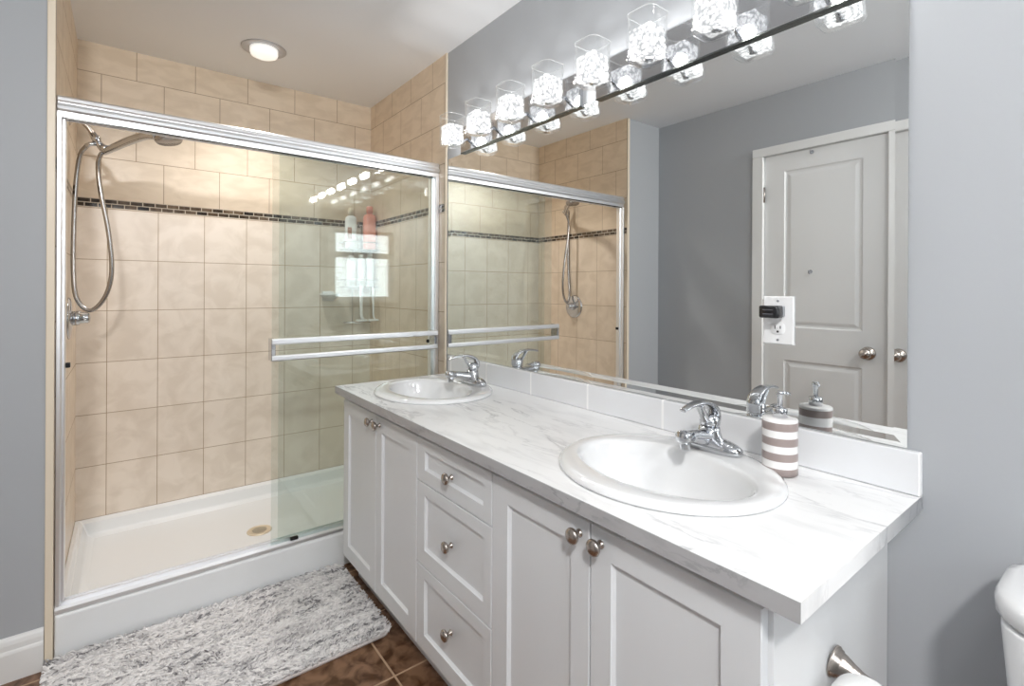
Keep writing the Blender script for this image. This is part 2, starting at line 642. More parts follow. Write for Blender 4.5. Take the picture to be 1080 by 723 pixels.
def baseboard(name, a, b, normal):
    """profiled skirting from a to b (floor points); normal points into the room"""
    a, b, n = Vector(a), Vector(b), Vector(normal)
    prof = [(0, 0), (0.015, 0), (0.015, 0.085), (0.013, 0.092), (0.011, 0.096), (0.011, 0.112), (0.008, 0.124), (0.005, 0.130), (0, 0.134)]
    bm = bmesh.new()
    rings_loft(bm, [[p + n * (d + 0.0005) + Vector((0, 0, h)) for d, h in prof] for p in (a, b)], smooth=False)
    return structure(obj(name, bm, M['white_trim']))


baseboard('baseboard_left', (XW, YJ, ZF), (XS - 0.022, YJ, ZF), (0, -1, 0))
baseboard('baseboard_opposite', (XW, DY1 + 0.075, ZF), (XW, YJ - 0.016, ZF), (1, 0, 0))
baseboard('baseboard_right', (0, YB, ZF), (0, 0.335, ZF), (-1, 0, 0))
baseboard('baseboard_behind', (XW, YB, ZF), (-0.016, YB, ZF), (0, 1, 0))

# ------------------------------------------------------------------ window behind the camera
w = WIN
bm = bmesh.new()
fw = 0.03
ya, yb = YB - 0.09, YB - 0.04
for p0, p1 in (((w['x0'], ya, w['z0']), (w['x0'] + fw, yb, w['z1'])), ((w['x1'] - fw, ya, w['z0']), (w['x1'], yb, w['z1'])),
               ((w['x0'] + fw, ya, w['z0']), (w['x1'] - fw, yb, w['z0'] + fw)), ((w['x0'] + fw, ya, w['z1'] - fw), (w['x1'] - fw, yb, w['z1'])),
               ((w['x0'] + fw, ya, w['zr0']), (w['x1'] - fw, yb, w['zr1']))):
    add_box(bm, p0, p1)
win = structure(obj('window_1', bm, M['white_trim']))
for za, zb in ((w['z0'] + fw, w['zr0']), (w['zr1'], w['z1'] - fw)):
    structure(box_obj('window_pane', (w['x0'] + fw, YB - 0.068, za), (w['x1'] - fw, YB - 0.064, zb), M['window_glass'], win))
bm = bmesh.new()
c = 0.07
for p0, p1 in (((w['x0'] - c, YB, w['z0']), (w['x0'], YB + 0.015, w['z1'] + c)), ((w['x1'], YB, w['z0']), (w['x1'] + c, YB + 0.015, w['z1'] + c)),
               ((w['x0'], YB, w['z1']), (w['x1'], YB + 0.015, w['z1'] + c)), ((w['x0'] - c, YB, w['z0'] - 0.04), (w['x1'] + c, YB + 0.03, w['z0']))):
    add_box(bm, p0, p1)
structure(part('window_casing', bm, M['white_trim'], win, bevel=0.003))

# ------------------------------------------------------------------ door seen in the mirror
bm = bmesh.new()
for p0, p1 in (((XW, DY1 + 0.003, ZF), (XW + 0.018, DY1 + 0.068, DZ + 0.003)), ((XW, DY0 - 0.068, ZF), (XW + 0.018, DY0 - 0.003, DZ + 0.003)),
               ((XW, DY0 - 0.068, DZ + 0.003), (XW + 0.018, DY1 + 0.068, DZ + 0.055))):
    add_box(bm, p0, p1)
for p0, p1 in (((XW - 0.11, DY1 + 0.003, ZF), (XW - 0.001, DY1 + 0.011, DZ + 0.003)), ((XW - 0.11, DY0 - 0.011, ZF), (XW - 0.001, DY0 - 0.003, DZ + 0.003)),
               ((XW - 0.11, DY0 - 0.011, DZ + 0.003), (XW - 0.001, DY1 + 0.011, DZ + 0.011))):
    add_box(bm, p0, p1)
structure(obj('trim_3', bm, M['white_trim'], bevel=0.004))


def raised_panels(name, y0, y1, z0, z1, xf, t, panels, m):
    """door slab facing +x at xf, with moulded panels"""
    bm = bmesh.new()
    ys = sorted({y0, y1, *[p[0] for p in panels], *[p[1] for p in panels]})
    zs = sorted({z0, z1, *[p[2] for p in panels], *[p[3] for p in panels]})
    def inpanel(ya, yb, za, zb):
        return any(abs(p[0] - ya) < 1e-6 and abs(p[1] - yb) < 1e-6 and abs(p[2] - za) < 1e-6 and abs(p[3] - zb) < 1e-6 for p in panels)
    for ya, yb in zip(ys, ys[1:]):
        for za, zb in zip(zs, zs[1:]):
            if not inpanel(ya, yb, za, zb):
                bm.faces.new([bm.verts.new(p) for p in ((xf, ya, za), (xf, yb, za), (xf, yb, zb), (xf, ya, zb))])
    for ya, yb, za, zb in panels:
        prev = None
        for ins, d in ((0, 0), (0.008, -0.007), (0.018, -0.008), (0.034, -0.002), (0.040, -0.0015)):
            r = [bm.verts.new(p) for p in ((xf + d, ya + ins, za + ins), (xf + d, yb - ins, za + ins), (xf + d, yb - ins, zb - ins), (xf + d, ya + ins, zb - ins))]
            if prev:
                for i in range(4):
                    bm.faces.new((prev[i], prev[(i + 1) % 4], r[(i + 1) % 4], r[i]))
            prev = r
        bm.faces.new(prev)
    # back and edges
    xb = xf - t
    b = [bm.verts.new(p) for p in ((xb, y0, z0), (xb, y1, z0), (xb, y1, z1), (xb, y0, z1))]
    f = [bm.verts.new(p) for p in ((xf, y0, z0), (xf, y1, z0), (xf, y1, z1), (xf, y0, z1))]
    bm.faces.new(b)
    for i in range(4):
        bm.faces.new((f[i], f[(i + 1) % 4], b[(i + 1) % 4], b[i]))
    return obj(name, bm, m)


XD = XW - 0.004
door = structure(raised_panels('door_1', DY0, DY1, ZF + 0.008, DZ, XD, 0.035,
                               [(0.932, 1.325, 1.065, 1.975), (0.932, 1.325, 0.27, 0.875)], M['door_paint']))
bm = bmesh.new()
add_lathe(bm, [(0.034, 0), (0.034, 0.004), (0.030, 0.009), (0.014, 0.012), (0.012, 0.030), (0.020, 0.036), (0.027, 0.046), (0.027, 0.056),
               (0.020, 0.064), (0.008, 0.066), (0.006, 0.070)], axis_mtx((XD, 0.905, 0.955), (1, 0, 0)))
structure(part('door_knob', bm, M['nickel'], door))
for z in (1.85, 1.18, 0.30):
    bm = bmesh.new()
    add_tube(bm, [(XD + 0.010, DY1 + 0.001, z - 0.045), (XD + 0.010, DY1 + 0.001, z + 0.045)], 0.006)
    structure(part('door_hinge', bm, M['nickel'], door))
for y, z in ((1.177, 2.055), (1.182, 1.385)):
    bm = bmesh.new()
    add_lathe(bm, [(0.010, 0), (0.010, 0.003), (0.004, 0.004)], axis_mtx((XD if z > 2 else XD - 0.0015, y, z), (1, 0, 0)), seg=14)
    add_tube(bm, catmull([(XD, y, z), (XD + 0.016, y, z - 0.012), (XD + 0.026, y, z - 0.006), (XD + 0.028, y, z + 0.006)], 4), 0.003, 8)
    structure(part('robe_hook', bm, M['grey_plastic'], door))

# ------------------------------------------------------------------ shower base
YC0, YC1 = 2.20, 2.275
bm = bmesh.new()
xa, xb = XS + 0.001, -0.007
ybk = YS - 0.001
curb_t, ledge_t, pan = 0.202, 0.178, 0.100


def lerp_pt(a, b, t): return a + (b - a) * t


def rect_ring(xa, xb, ya, yb, zf, zb):
    return [Vector((xa, ya, zf)), Vector((xb, ya, zf)), Vector((xb, yb, zb)), Vector((xa, yb, zb))]


rings = [rect_ring(xa, xb, YC0, ybk, ZF, ZF),
         rect_ring(xa, xb, YC0, ybk, curb_t - 0.008, ledge_t),
         rect_ring(xa, xb, YC0 + 0.008, ybk, curb_t, ledge_t),
         rect_ring(xa + 0.014, xb - 0.014, YC1, ybk - 0.012, curb_t, ledge_t - 0.001),
         rect_ring(xa + 0.028, xb - 0.028, YC1 + 0.018, ybk - 0.024, curb_t - 0.035, ledge_t - 0.012),
         rect_ring(xa + 0.045, xb - 0.045, YC1 + 0.03, ybk - 0.034, pan + 0.012, pan + 0.014),
         rect_ring(xa + 0.07, xb - 0.07, YC1 + 0.055, ybk - 0.055, pan, pan)]
rings_loft(bm, rings, smooth=False)
base = tag(obj('shower_tray', bm, M['acrylic'], bevel=0.006, segs=3), 'white acrylic shower tray with raised curb below the sliding glass doors', 'shower tray')
bm = bmesh.new()
mt = Matrix.Translation((-0.735, 2.66, pan))
add_lathe(bm, [(0.055, 0.0), (0.055, 0.003), (0.050, 0.005), (0.046, 0.0035), (0.001, 0.0035)], mt, 36)
dr = part('drain', bm, M['brass'], base)
bm = bmesh.new()
for i in range(-3, 4):
    for j in range(-3, 4):
        if i * i + j * j < 11 and (i + j) % 2 == 0:
            add_lathe(bm, [(0.0042, 0.0), (0.0042, 0.0006)], Matrix.Translation((-0.735 + i * 0.009, 2.66 + j * 0.009, pan + 0.0036)), 8)
part('drain_holes', bm, M['dark'], dr)

# ------------------------------------------------------------------ shower door frame and panels
fr = thing('shower_enclosure', 'bright aluminium framed sliding glass shower enclosure with double towel rail', 'shower enclosure', (-0.72, 2.24, curb_t))
bm = bmesh.new()
prof = [(2.215, 1.838), (2.215, 1.858), (2.208, 1.862), (2.205, 1.872), (2.208, 1.882), (2.214, 1.885), (2.210, 1.892), (2.212, 1.904), (2.222, 1.911),
        (2.258, 1.911), (2.266, 1.902), (2.266, 1.838), (2.260, 1.838), (2.260, 1.850), (2.222, 1.850), (2.222, 1.838)]
rings_loft(bm, [[Vector((x, y, z)) for y, z in prof] for x in (XS + 0.001, -0.0065)], smooth=False)
part('header', bm, M['aluminium'], fr, bevel=0.0015)
for xj, sgn, jw in ((XS + 0.001, 1, 0.022), (-0.0065, -1, 0.034)):
    bm = bmesh.new()
    pr = [(0, 2.212), (jw * 0.5, 2.212), (jw * 0.6, 2.216), (jw * 0.6, 2.232), (jw * 0.9, 2.232), (jw, 2.236), (jw, 2.262), (0.0, 2.262)]
    rings_loft(bm, [[Vector((xj + sgn * d, y, z)) for d, y in pr] for z in (curb_t + 0.022, 1.8378)], smooth=False)
    j = part('jamb', bm, M['aluminium'], fr, bevel=0.0015)
    bm = bmesh.new()
    xq = xj + sgn * jw
    add_box(bm, (xq, 2.238, 1.005), (xq + sgn * 0.012, 2.256, 1.022))
    part('bumper', bm, M['black'], j, bevel=0.002)
bm = bmesh.new()
add_box(bm, (XS + 0.024, 2.2125, 1.8335), (-0.042, 2.2215, 1.8378))
part('header_seal', bm, M['black'], fr)
bm = bmesh.new()
pr = [(2.206, curb_t), (2.206, curb_t + 0.012), (2.214, curb_t + 0.020), (2.216, curb_t + 0.006), (2.236, curb_t + 0.006), (2.238, curb_t + 0.024), (2.242, curb_t + 0.024),
      (2.244, curb_t + 0.006), (2.262, curb_t + 0.006), (2.264, curb_t + 0.022), (2.270, curb_t + 0.012), (2.270, curb_t)]
rings_loft(bm, [[Vector((x, y, z)) for y, z in pr] for x in (XS + 0.001, -0.0065)], smooth=False)
part('bottom_track', bm, M['aluminium'], fr)
bm = bmesh.new()
add_box(bm, (-0.705, 2.208, curb_t + 0.0205), (-0.675, 2.222, curb_t + 0.030))
part('door_guide', bm, M['black'], fr)

GX0, GX1 = -0.778, -0.030
for yq, xq0 in ((2.2255, GX0), (2.2515, GX0 + 0.032)):
    t = box_obj('sliding_door', (xq0, yq - 0.003, curb_t + 0.012), (GX1, yq + 0.003, 1.836), M['door_glass'], fr)
    bm = bmesh.new()
    add_box(bm, (xq0, yq - 0.005, 1.8362), (GX1, yq + 0.005, 1.849))
    part('hanger_rail', bm, M['aluminium'], t)
    if yq < 2.24:
        bm = bmesh.new()
        yr = 2.172
        for zc, hh in ((1.060, 0.0125), (0.993, 0.0115)):
            rings_loft(bm, [[Vector((x, yr + dy, zc + dz)) for dy, dz in ((-0.004, -hh), (-0.0075, -hh + 0.004), (-0.0075, hh - 0.004), (-0.004, hh), (0.005, hh), (0.005, -hh))]
                            for x in (GX0 - 0.012, GX1 - 0.008)], smooth=False)
        part('towel_rail', bm, M['aluminium'], t, bevel=0.001)
        for xe in (GX0 - 0.014, GX1 - 0.024):
            bm = bmesh.new()
            add_box(bm, (xe, yr - 0.004, 0.982), (xe + 0.016, 2.2224, 1.072))
            part('rail_bracket', bm, M['chrome'], t, bevel=0.002)

# ------------------------------------------------------------------ hand shower, hose, valve
hs = thing('hand_shower', 'chrome hand shower on a short arm with looping steel hose', 'shower head', (XS, 2.69, 1.95))
bm = bmesh.new()
add_lathe(bm, [(0.030, 0), (0.028, 0.006), (0.018, 0.012), (0.011, 0.014)], axis_mtx((XS, 2.69, 1.958), (1, 0, -0.15)))
add_tube(bm, catmull([(XS, 2.69, 1.958), (-1.405, 2.69, 1.955), (-1.382, 2.69, 1.938), (-1.362, 2.69, 1.905)], 5), 0.0095)
part('shower_arm', bm, M['nickel'], hs)
bm = bmesh.new()
add_tube(bm, [(-1.366, 2.69, 1.912), (-1.358, 2.69, 1.898), (-1.3575, 2.69, 1.8975), (-1.350, 2.69, 1.886), (-1.347, 2.69, 1.881), (-1.338, 2.69, 1.862), (-1.327, 2.69, 1.845)],
         [0.013, 0.014, 0.017, 0.017, 0.012, 0.013, 0.013])
add_tube(bm, [(-1.345, 2.69, 1.872), (-1.372, 2.692, 1.866), (-1.385, 2.695, 1.856)], [0.009, 0.009, 0.0095])
add_tube(bm, [(-1.335, 2.69, 1.866), (-1.324, 2.67, 1.852), (-1.316, 2.66, 1.848)], [0.012, 0.015, 0.015])
part('holder', bm, M['chrome'], hs)
bm = bmesh.new()
wp = [Vector((-1.328, 2.676, 1.836)), Vector((-1.29, 2.63, 1.855)), Vector((-1.235, 2.55, 1.876)), Vector((-1.19, 2.48, 1.885)), Vector((-1.155, 2.43, 1.880))]
add_tube(bm, catmull(wp, 5), interp([0.013, 0.0155, 0.0170, 0.0165, 0.019], 21), 14)
wd = part('wand', bm, M['chrome'], hs)
bm = bmesh.new()
add_lathe(bm, [(0.014, 0.020), (0.030, 0.018), (0.044, 0.008), (0.047, -0.002), (0.043, -0.008), (0.002, -0.009)], axis_mtx((-1.122, 2.392, 1.860), (-0.16, 0.20, 1)))
part('spray_head', bm, M['steel_hose'], wd)
bm = bmesh.new()
hp = [(-1.382, 2.695, 1.858), (-1.404, 2.72, 1.82), (-1.418, 2.74, 1.70), (-1.424, 2.745, 1.52), (-1.424, 2.735, 1.34), (-1.412, 2.715, 1.23), (-1.369, 2.70, 1.180),
      (-1.322, 2.685, 1.235), (-1.300, 2.67, 1.34), (-1.310, 2.66, 1.50), (-1.335, 2.655, 1.66), (-1.345, 2.66, 1.77), (-1.338, 2.67, 1.820), (-1.328, 2.676, 1.838)]
add_tube(bm, catmull(hp, 9), 0.0085, 10)
part('hose', bm, M['steel_hose'], hs)

vl = thing('shower_valve', 'round chrome shower valve on the left tiled wall below the hose', 'shower valve', (XS, 2.69, 1.15))
bm = bmesh.new()
add_lathe(bm, [(0.085, 0), (0.085, 0.003), (0.078, 0.008), (0.040, 0.013), (0.030, 0.014)], axis_mtx((XS, 2.69, 1.15), (1, 0, 0)), 40)
part('escutcheon', bm, M['chrome'], vl)
bm = bmesh.new()
add_lathe(bm, [(0.029, 0.012), (0.029, 0.034), (0.024, 0.037), (0.022, 0.060), (0.017, 0.067), (0.002, 0.069)], axis_mtx((XS, 2.69, 1.15), (1, 0, 0)))
add_tube(bm, [(XS + 0.05, 2.69, 1.15), (XS + 0.052, 2.655, 1.145), (XS + 0.052, 2.645, 1.144)], [0.008, 0.006, 0.005])
part('valve_handle', bm, M['chrome'], vl)

# ------------------------------------------------------------------ recessed shower light
sl = thing('recessed_light', 'round recessed ceiling lamp with white lens above the shower', 'ceiling light', (-0.725, 2.662, ZC))
bm = bmesh.new()
mt = Matrix.Translation((-0.725, 2.662, ZC)) @ Matrix.Rotation(PI, 4, 'X')
add_lathe(bm, [(0.100, 0.0), (0.100, 0.003), (0.094, 0.006), (0.074, 0.004), (0.070, 0.001)], mt, 40)
part('trim_ring', bm, M['ring_grey'], sl)
bm = bmesh.new()
add_lathe(bm, [(0.062, 0.001), (0.062, 0.022), (0.058, 0.032), (0.046, 0.038), (0.02, 0.040), (0.001, 0.040)], mt, 40)
part('lens', bm, M['lens'], sl)
lamp('shower_lamp', 'AREA', (-0.725, 2.662, ZC - 0.045), SHOWER_W, (1.0, 0.97, 0.94), (0, 0, 0), shape='DISK', size=0.11, spread=math.radians(125))

# ------------------------------------------------------------------ shower caddy and toiletries (corner behind the glass)
cd = thing('shower_caddy', 'chrome wire shower caddy with two shelves in the right shower corner', 'shower caddy', (-0.11, 2.98, 1.06))
bm = bmesh.new()
CX0, CX1, CYF, CYB = -0.205, -0.010, 2.955, 3.088
for x in (-0.125, -0.07):
    add_tube(bm, [(x, CYB, 1.065), (x, CYB, 1.66)], 0.003, 8)
add_tube(bm, catmull([(-0.125, CYB, 1.66), (-0.0975, CYB, 1.69), (-0.07, CYB, 1.66)], 6), 0.003, 8)
add_tube(bm, [(CX0 + 0.01, CYB - 0.03, 1.066), (CX1 - 0.01, CYB - 0.03, 1.066)], 0.004, 8)
add_tube(bm, [(-0.125, CYB, 1.066), (-0.125, CYB - 0.03, 1.066)], 0.003, 8)
add_tube(bm, [(-0.07, CYB, 1.066), (-0.07, CYB - 0.03, 1.066)], 0.003, 8)
part('caddy_frame', bm, M['wire'], cd)
for zs in (1.515, 1.285):
    bm = bmesh.new()
    for z in (zs, zs + 0.045):
        add_tube(bm, [(CX0, CYB, z), (CX0, CYF, z), (CX1, CYF, z), (CX1, CYB, z), (CX0, CYB, z)], 0.0025, 8)
    for k in range(9):
        x = CX0 + (CX1 - CX0) * (k + 0.5) / 9
        add_tube(bm, [(x, CYF, zs), (x, CYB, zs)], 0.0018, 6)
    part('caddy_shelf', bm, M['wire'], cd)


def bottle(name, label, x, y, z, hw, hd, h, capw, caph, m, mcap, group='toiletries in the shower caddy', cat='bottle'):
    t = thing(name, label, cat, (x, y, z), group)
    bm = bmesh.new()
    r = min(hw, hd) * 0.75
    rings_loft(bm, [sq_ring(x, y, z, hw * 0.96, hd * 0.96, r * 0.9), sq_ring(x, y, z + 0.004, hw, hd, r), sq_ring(x, y, z + h * 0.86, hw, hd, r),
                    sq_ring(x, y, z + h * 0.95, hw * 0.85, hd * 0.85, r * 0.8), sq_ring(x, y, z + h, capw * 0.8, capw * 0.8, capw * 0.6)])
    part('bottle_body', bm, m, t)
    bm = bmesh.new()
    rings_loft(bm, [sq_ring(x, y, z + h, capw, capw, capw * 0.7), sq_ring(x, y, z + h + caph * 0.9, capw, capw, capw * 0.7),
                    sq_ring(x, y, z + h + caph, capw * 0.8, capw * 0.8, capw * 0.6)])
    part('cap', bm, mcap, t)
    return t


ZS1, ZS2 = 1.515 + 0.003, 1.285 + 0.003
bottle('shampoo_bottle', 'pink shampoo bottle on the upper shelf of the shower caddy', -0.050, 3.005, ZS1, 0.038, 0.028, 0.225, 0.018, 0.045, M['pink'], M['pink'])
wb = bottle('lotion_bottle', 'white bottle with brown label on the upper caddy shelf left of the pink one', -0.162, 3.02, ZS1, 0.034, 0.026, 0.205, 0.016, 0.045, M['white_plastic'], M['cream'])
bm = bmesh.new()
add_box(bm, (-0.192, 2.9925, ZS1 + 0.06), (-0.167, 2.9945, ZS1 + 0.13))
part('label', bm, M['label_brown'], wb)
for x, hw, h, lab in ((-0.160, 0.026, 0.165, 'slim white bottle on the lower caddy shelf, leftmost of three'),
                      (-0.098, 0.024, 0.175, 'slim white bottle on the lower caddy shelf, middle of three'),
                      (-0.042, 0.022, 0.185, 'slim white bottle on the lower caddy shelf, nearest the right wall')):
    bottle('shower_gel_bottle', lab, x, 3.02, ZS2, hw, 0.024, h, 0.014, 0.025, M['white_plastic'], M['white_plastic'])
for x, lab, wide in ((-0.125, 'white bath brush with curved foot hanging under the shower caddy', 0.010), (-0.050, 'thin white razor hanging under the shower caddy', 0.006)):
    t = thing('hanging_brush' if wide > 0.008 else 'razor', lab, 'brush' if wide > 0.008 else 'razor', (x, 2.945, 1.09))
    bm = bmesh.new()
    add_tube(bm, catmull([(x, 2.9505, 1.289), (x, 2.945, 1.25), (x, 2.94, 1.17), (x + 0.002, 2.94, 1.11), (x + 0.012, 2.94, 1.09)], 5),
             interp([wide * 0.9, wide * 1.3, wide, wide * 0.9, wide * 0.9], 21), 10)
    part('handle', bm, M['white_plastic'], t)
    bm = bmesh.new()
    add_box(bm, (x - 0.03, 2.93, 1.078), (x + 0.035, 2.95, 1.0895))
    part('head', bm, M['white_plastic'], t, bevel=0.003)
sd = thing('soap_dish', 'white ceramic soap dish on the back tile wall left of the caddy', 'soap dish', (-0.275, YS, 1.235))
bm = bmesh.new()
rings_loft(bm, [ell_ring(-0.275, YS - 0.035, 1.215, 0.035, 0.025, 28), ell_ring(-0.275, YS - 0.045, 1.235, 0.06, 0.042, 28), ell_ring(-0.275, YS - 0.045, 1.245, 0.062, 0.043, 28),
                ell_ring(-0.275, YS - 0.045, 1.243, 0.055, 0.037, 28), ell_ring(-0.275, YS - 0.042, 1.232, 0.04, 0.027, 28)])
part('dish', bm, M['porcelain'], sd)
bm = bmesh.new()
add_box(bm, (-0.31, YS - 0.0135, 1.20), (-0.24, YS - 0.0005, 1.26))
part('wall_plate', bm, M['porcelain'], sd, bevel=0.004)

# ------------------------------------------------------------------ vanity cabinet
VY0, VY1, XF = 0.338, 2.083, -0.53
ZV0, ZV1 = 0.165, 0.84
van = thing('vanity_cabinet', 'long white double vanity cabinet under the marble worktop', 'cabinet', (-0.26, 1.21, ZF))
bm = bmesh.new()
add_box(bm, (-0.5095, VY0, ZV0), (-0.0015, VY0 + 0.018, ZV1))
add_box(bm, (-0.5095, VY1 - 0.018, ZV0), (-0.0015, VY1, ZV1))
add_box(bm, (-0.5095, VY0 + 0.018, ZV0), (-0.0015, VY1 - 0.018, ZV0 + 0.018))
add_box(bm, (-0.020, VY0 + 0.018, ZV0 + 0.018), (-0.0015, VY1 - 0.018, ZV1))
add_box(bm, (-0.5095, VY0 + 0.018, 0.812), (-0.490, VY1 - 0.018, ZV1))
for y in (1.0145, 1.4194):
    add_box(bm, (-0.5095, y - 0.009, ZV0 + 0.018), (-0.020, y + 0.009, 0.70))
add_box(bm, (-0.45, VY0, ZF), (-0.0015, VY0 + 0.018, ZV0))
add_box(bm, (-0.45, VY1 - 0.018, ZF), (-0.0015, VY1, ZV0))
part('carcass', bm, M['carcass'], van, bevel=0.001)
box_obj('toe_kick', (-0.462, VY0, ZF), (-0.4505, VY1, ZV0 - 0.0005), M['carcass'], van)


def shaker(name, y0, y1, z0, z1, sl, sr, rt, rb, parent):
    """shaker front facing -x"""
    xf, xb = XF, -0.5105
    bm = bmesh.new()
    def ring(x, a, b, c, d): return [Vector((x, a, c)), Vector((x, b, c)), Vector((x, b, d)), Vector((x, a, d))]
    rings = [ring(xb, y0, y1, z0, z1), ring(xf + 0.0015, y0, y1, z0, z1), ring(xf, y0 + 0.0015, y1 - 0.0015, z0 + 0.0015, z1 - 0.0015),
             ring(xf, y0 + sr, y1 - sl, z0 + rb, z1 - rt), ring(xf + 0.003, y0 + sr + 0.001, y1 - sl - 0.001, z0 + rb + 0.001, z1 - rt - 0.001),
             ring(xf + 0.0085, y0 + sr + 0.006, y1 - sl - 0.006, z0 + rb + 0.006, z1 - rt - 0.006)]
    rings_loft(bm, rings, smooth=False)
    return part(name, bm, M['cabinet'], parent)


def knob(y, z, parent):
    bm = bmesh.new()
    add_lathe(bm, [(0.0085, 0), (0.0085, 0.002), (0.0055, 0.004), (0.005, 0.011), (0.007, 0.014), (0.0145, 0.018), (0.0165, 0.022), (0.0155, 0.026), (0.010, 0.029), (0.001, 0.030)],
              axis_mtx((XF + 0.0002, y, z), (-1, 0, 0)), 24)
    return part('knob', bm, M['nickel'], parent)


G = 0.0016
ZD0, ZD1 = 0.166, 0.815
SEAM_L = 1.742
for y0, y1, sl_, sr_, ky in ((SEAM_L + G, 2.078, 0.055, 0.050, 1.776), (1.4194 + G, SEAM_L - G, 0.050, 0.055, 1.708),
                             (0.682 + G, 1.0145 - G, 0.062, 0.052, 0.7105), (0.346, 0.682 - G, 0.052, 0.062, 0.6535)):
    d = shaker('door', y0, y1, ZD0, ZD1, sl_, sr_, 0.056, 0.056, van)
    knob(ky, 0.785, d)
for z0, z1, kz, rb in ((0.680 + G, ZD1, 0.748, 0.040), (0.424 + G, 0.680 - G, 0.557, 0.050), (ZD0, 0.424 - G, 0.312, 0.050)):
    d = shaker('drawer', 1.0145 + G, 1.4194 - G, z0, z1, 0.050, 0.036, 0.036, rb, van)
    knob(1.208, kz, d)

# ------------------------------------------------------------------ worktop with two oval cut-outs
CT0, CT1, CXF, CY0, CY1 = 0.8405, 0.8700, -0.560, 0.281, 2.096
SINKS = [(-0.290, 0.680), (-0.285, 1.755)]


def slab_with_holes(name, outline, holes, z0, z1, m):
    cu = bpy.data.curves.new(name, 'CURVE')
    cu.dimensions = '2D'
    cu.fill_mode = 'BOTH'
    cu.extrude = (z1 - z0) / 2
    for loop in [outline] + holes:
        s = cu.splines.new('POLY')
        s.points.add(len(loop) - 1)
        for p, q in zip(s.points, loop):
            p.co = (q[0], q[1], 0, 1)
        s.use_cyclic_u = True
    tmp = bpy.data.objects.new('tmp', cu)
    COL.objects.link(tmp)
    bpy.context.view_layer.update()
    dg = bpy.context.evaluated_depsgraph_get()
    me = bpy.data.meshes.new_from_object(tmp.evaluated_get(dg))
    bpy.data.objects.remove(tmp)
    bpy.data.curves.remove(cu)
    for v in me.vertices:
        v.co.z += (z0 + z1) / 2
    me.materials.clear()
    me.materials.append(m)
    me.name = name
    o = bpy.data.objects.new(name, me)
    COL.objects.link(o)
    return o


hole = lambda c: [(p.x, p.y) for p in ell_ring(c[0], c[1], 0, 0.205, 0.232, 56)]
ctop = slab_with_holes('worktop', [(CXF, CY0), (-0.0015, CY0), (-0.0015, CY1), (CXF, CY1)], [hole(c) for c in SINKS], CT0, CT1, M['marble'])
tag(ctop, 'white marble-patterned worktop running across the double vanity', 'worktop')

M['edge'] = M['marble'].copy()  # grey-veined edging, part of the front's shade put into its colour
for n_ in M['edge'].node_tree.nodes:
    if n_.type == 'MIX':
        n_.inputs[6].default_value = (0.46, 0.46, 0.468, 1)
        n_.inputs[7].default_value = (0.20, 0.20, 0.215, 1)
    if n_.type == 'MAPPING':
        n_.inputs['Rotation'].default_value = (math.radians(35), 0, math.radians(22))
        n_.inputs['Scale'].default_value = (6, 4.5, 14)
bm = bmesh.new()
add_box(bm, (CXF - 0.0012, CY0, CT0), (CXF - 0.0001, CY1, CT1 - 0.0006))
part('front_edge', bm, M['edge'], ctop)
# backsplash strip
bm = bmesh.new()
uvl = bm.loops.layers.uv.new('UVMap')
BX, BZ0, BZ1 = -0.020, CT1 + 0.0005, 0.9565
add_box(bm, (BX, CY0, BZ0), (-0.0015, CY1, BZ1))
for f in bm.faces:
    for lp in f.loops:
        lp[uvl].uv = (lp.vert.co.y, lp.vert.co.z)
tag(obj('backsplash', bm, M['tile_splash'], bevel=0.003), 'low white tiled backsplash strip between worktop and mirror', 'backsplash')

# ------------------------------------------------------------------ sinks
def make_sink(cx, cy, label):
    t = thing('sink', label, 'sink', (cx, cy, CT1), 'oval drop-in sinks')
    bm = bmesh.new()
    bx = cx - 0.018
    R = [(cx, 0.222, 0.247, 0.8706), (cx, 0.226, 0.251, 0.873), (cx, 0.225, 0.250, 0.879), (cx, 0.217, 0.242, 0.8845), (cx - 0.002, 0.206, 0.232, 0.8865),
         (bx, 0.150, 0.214, 0.8855), (bx, 0.143, 0.208, 0.883), (bx, 0.137, 0.202, 0.874), (bx, 0.131, 0.195, 0.850), (bx + 0.002, 0.120, 0.178, 0.805),
         (bx + 0.005, 0.095, 0.142, 0.765), (bx + 0.008, 0.060, 0.085, 0.748), (bx + 0.01, 0.024, 0.024, 0.743)]
    rings = [ell_ring(x, cy, z, a, b, 72) for x, a, b, z in R]
    rings_loft(bm, rings, close_start=False)
    # underside shell
    R2 = [(cx, 0.222, 0.247, 0.8706), (cx, 0.200, 0.226, 0.8706), (bx, 0.150, 0.214, 0.850), (bx, 0.130, 0.190, 0.80), (bx + 0.005, 0.10, 0.15, 0.752), (bx + 0.01, 0.03, 0.03, 0.735)]
    rings_loft(bm, [ell_ring(x, cy, z, a, b, 72) for x, a, b, z in R2], close_start=False)
    bmesh.ops.remove_doubles(bm, verts=bm.verts[:], dist=1e-5)
    part('basin', bm, M['porcelain'], t)
    bm = bmesh.new()
    add_lathe(bm, [(0.022, 0), (0.022, 0.002), (0.017, 0.003), (0.012, 0.001), (0.001, 0.001)], Matrix.Translation((bx + 0.01, cy, 0.7435)), 24)
    part('drain', bm, M['chrome'], t)
    return t


make_sink(*SINKS[0], 'white oval drop-in sink nearest the soap dispenser')
make_sink(*SINKS[1], 'white oval drop-in sink next to the shower glass')

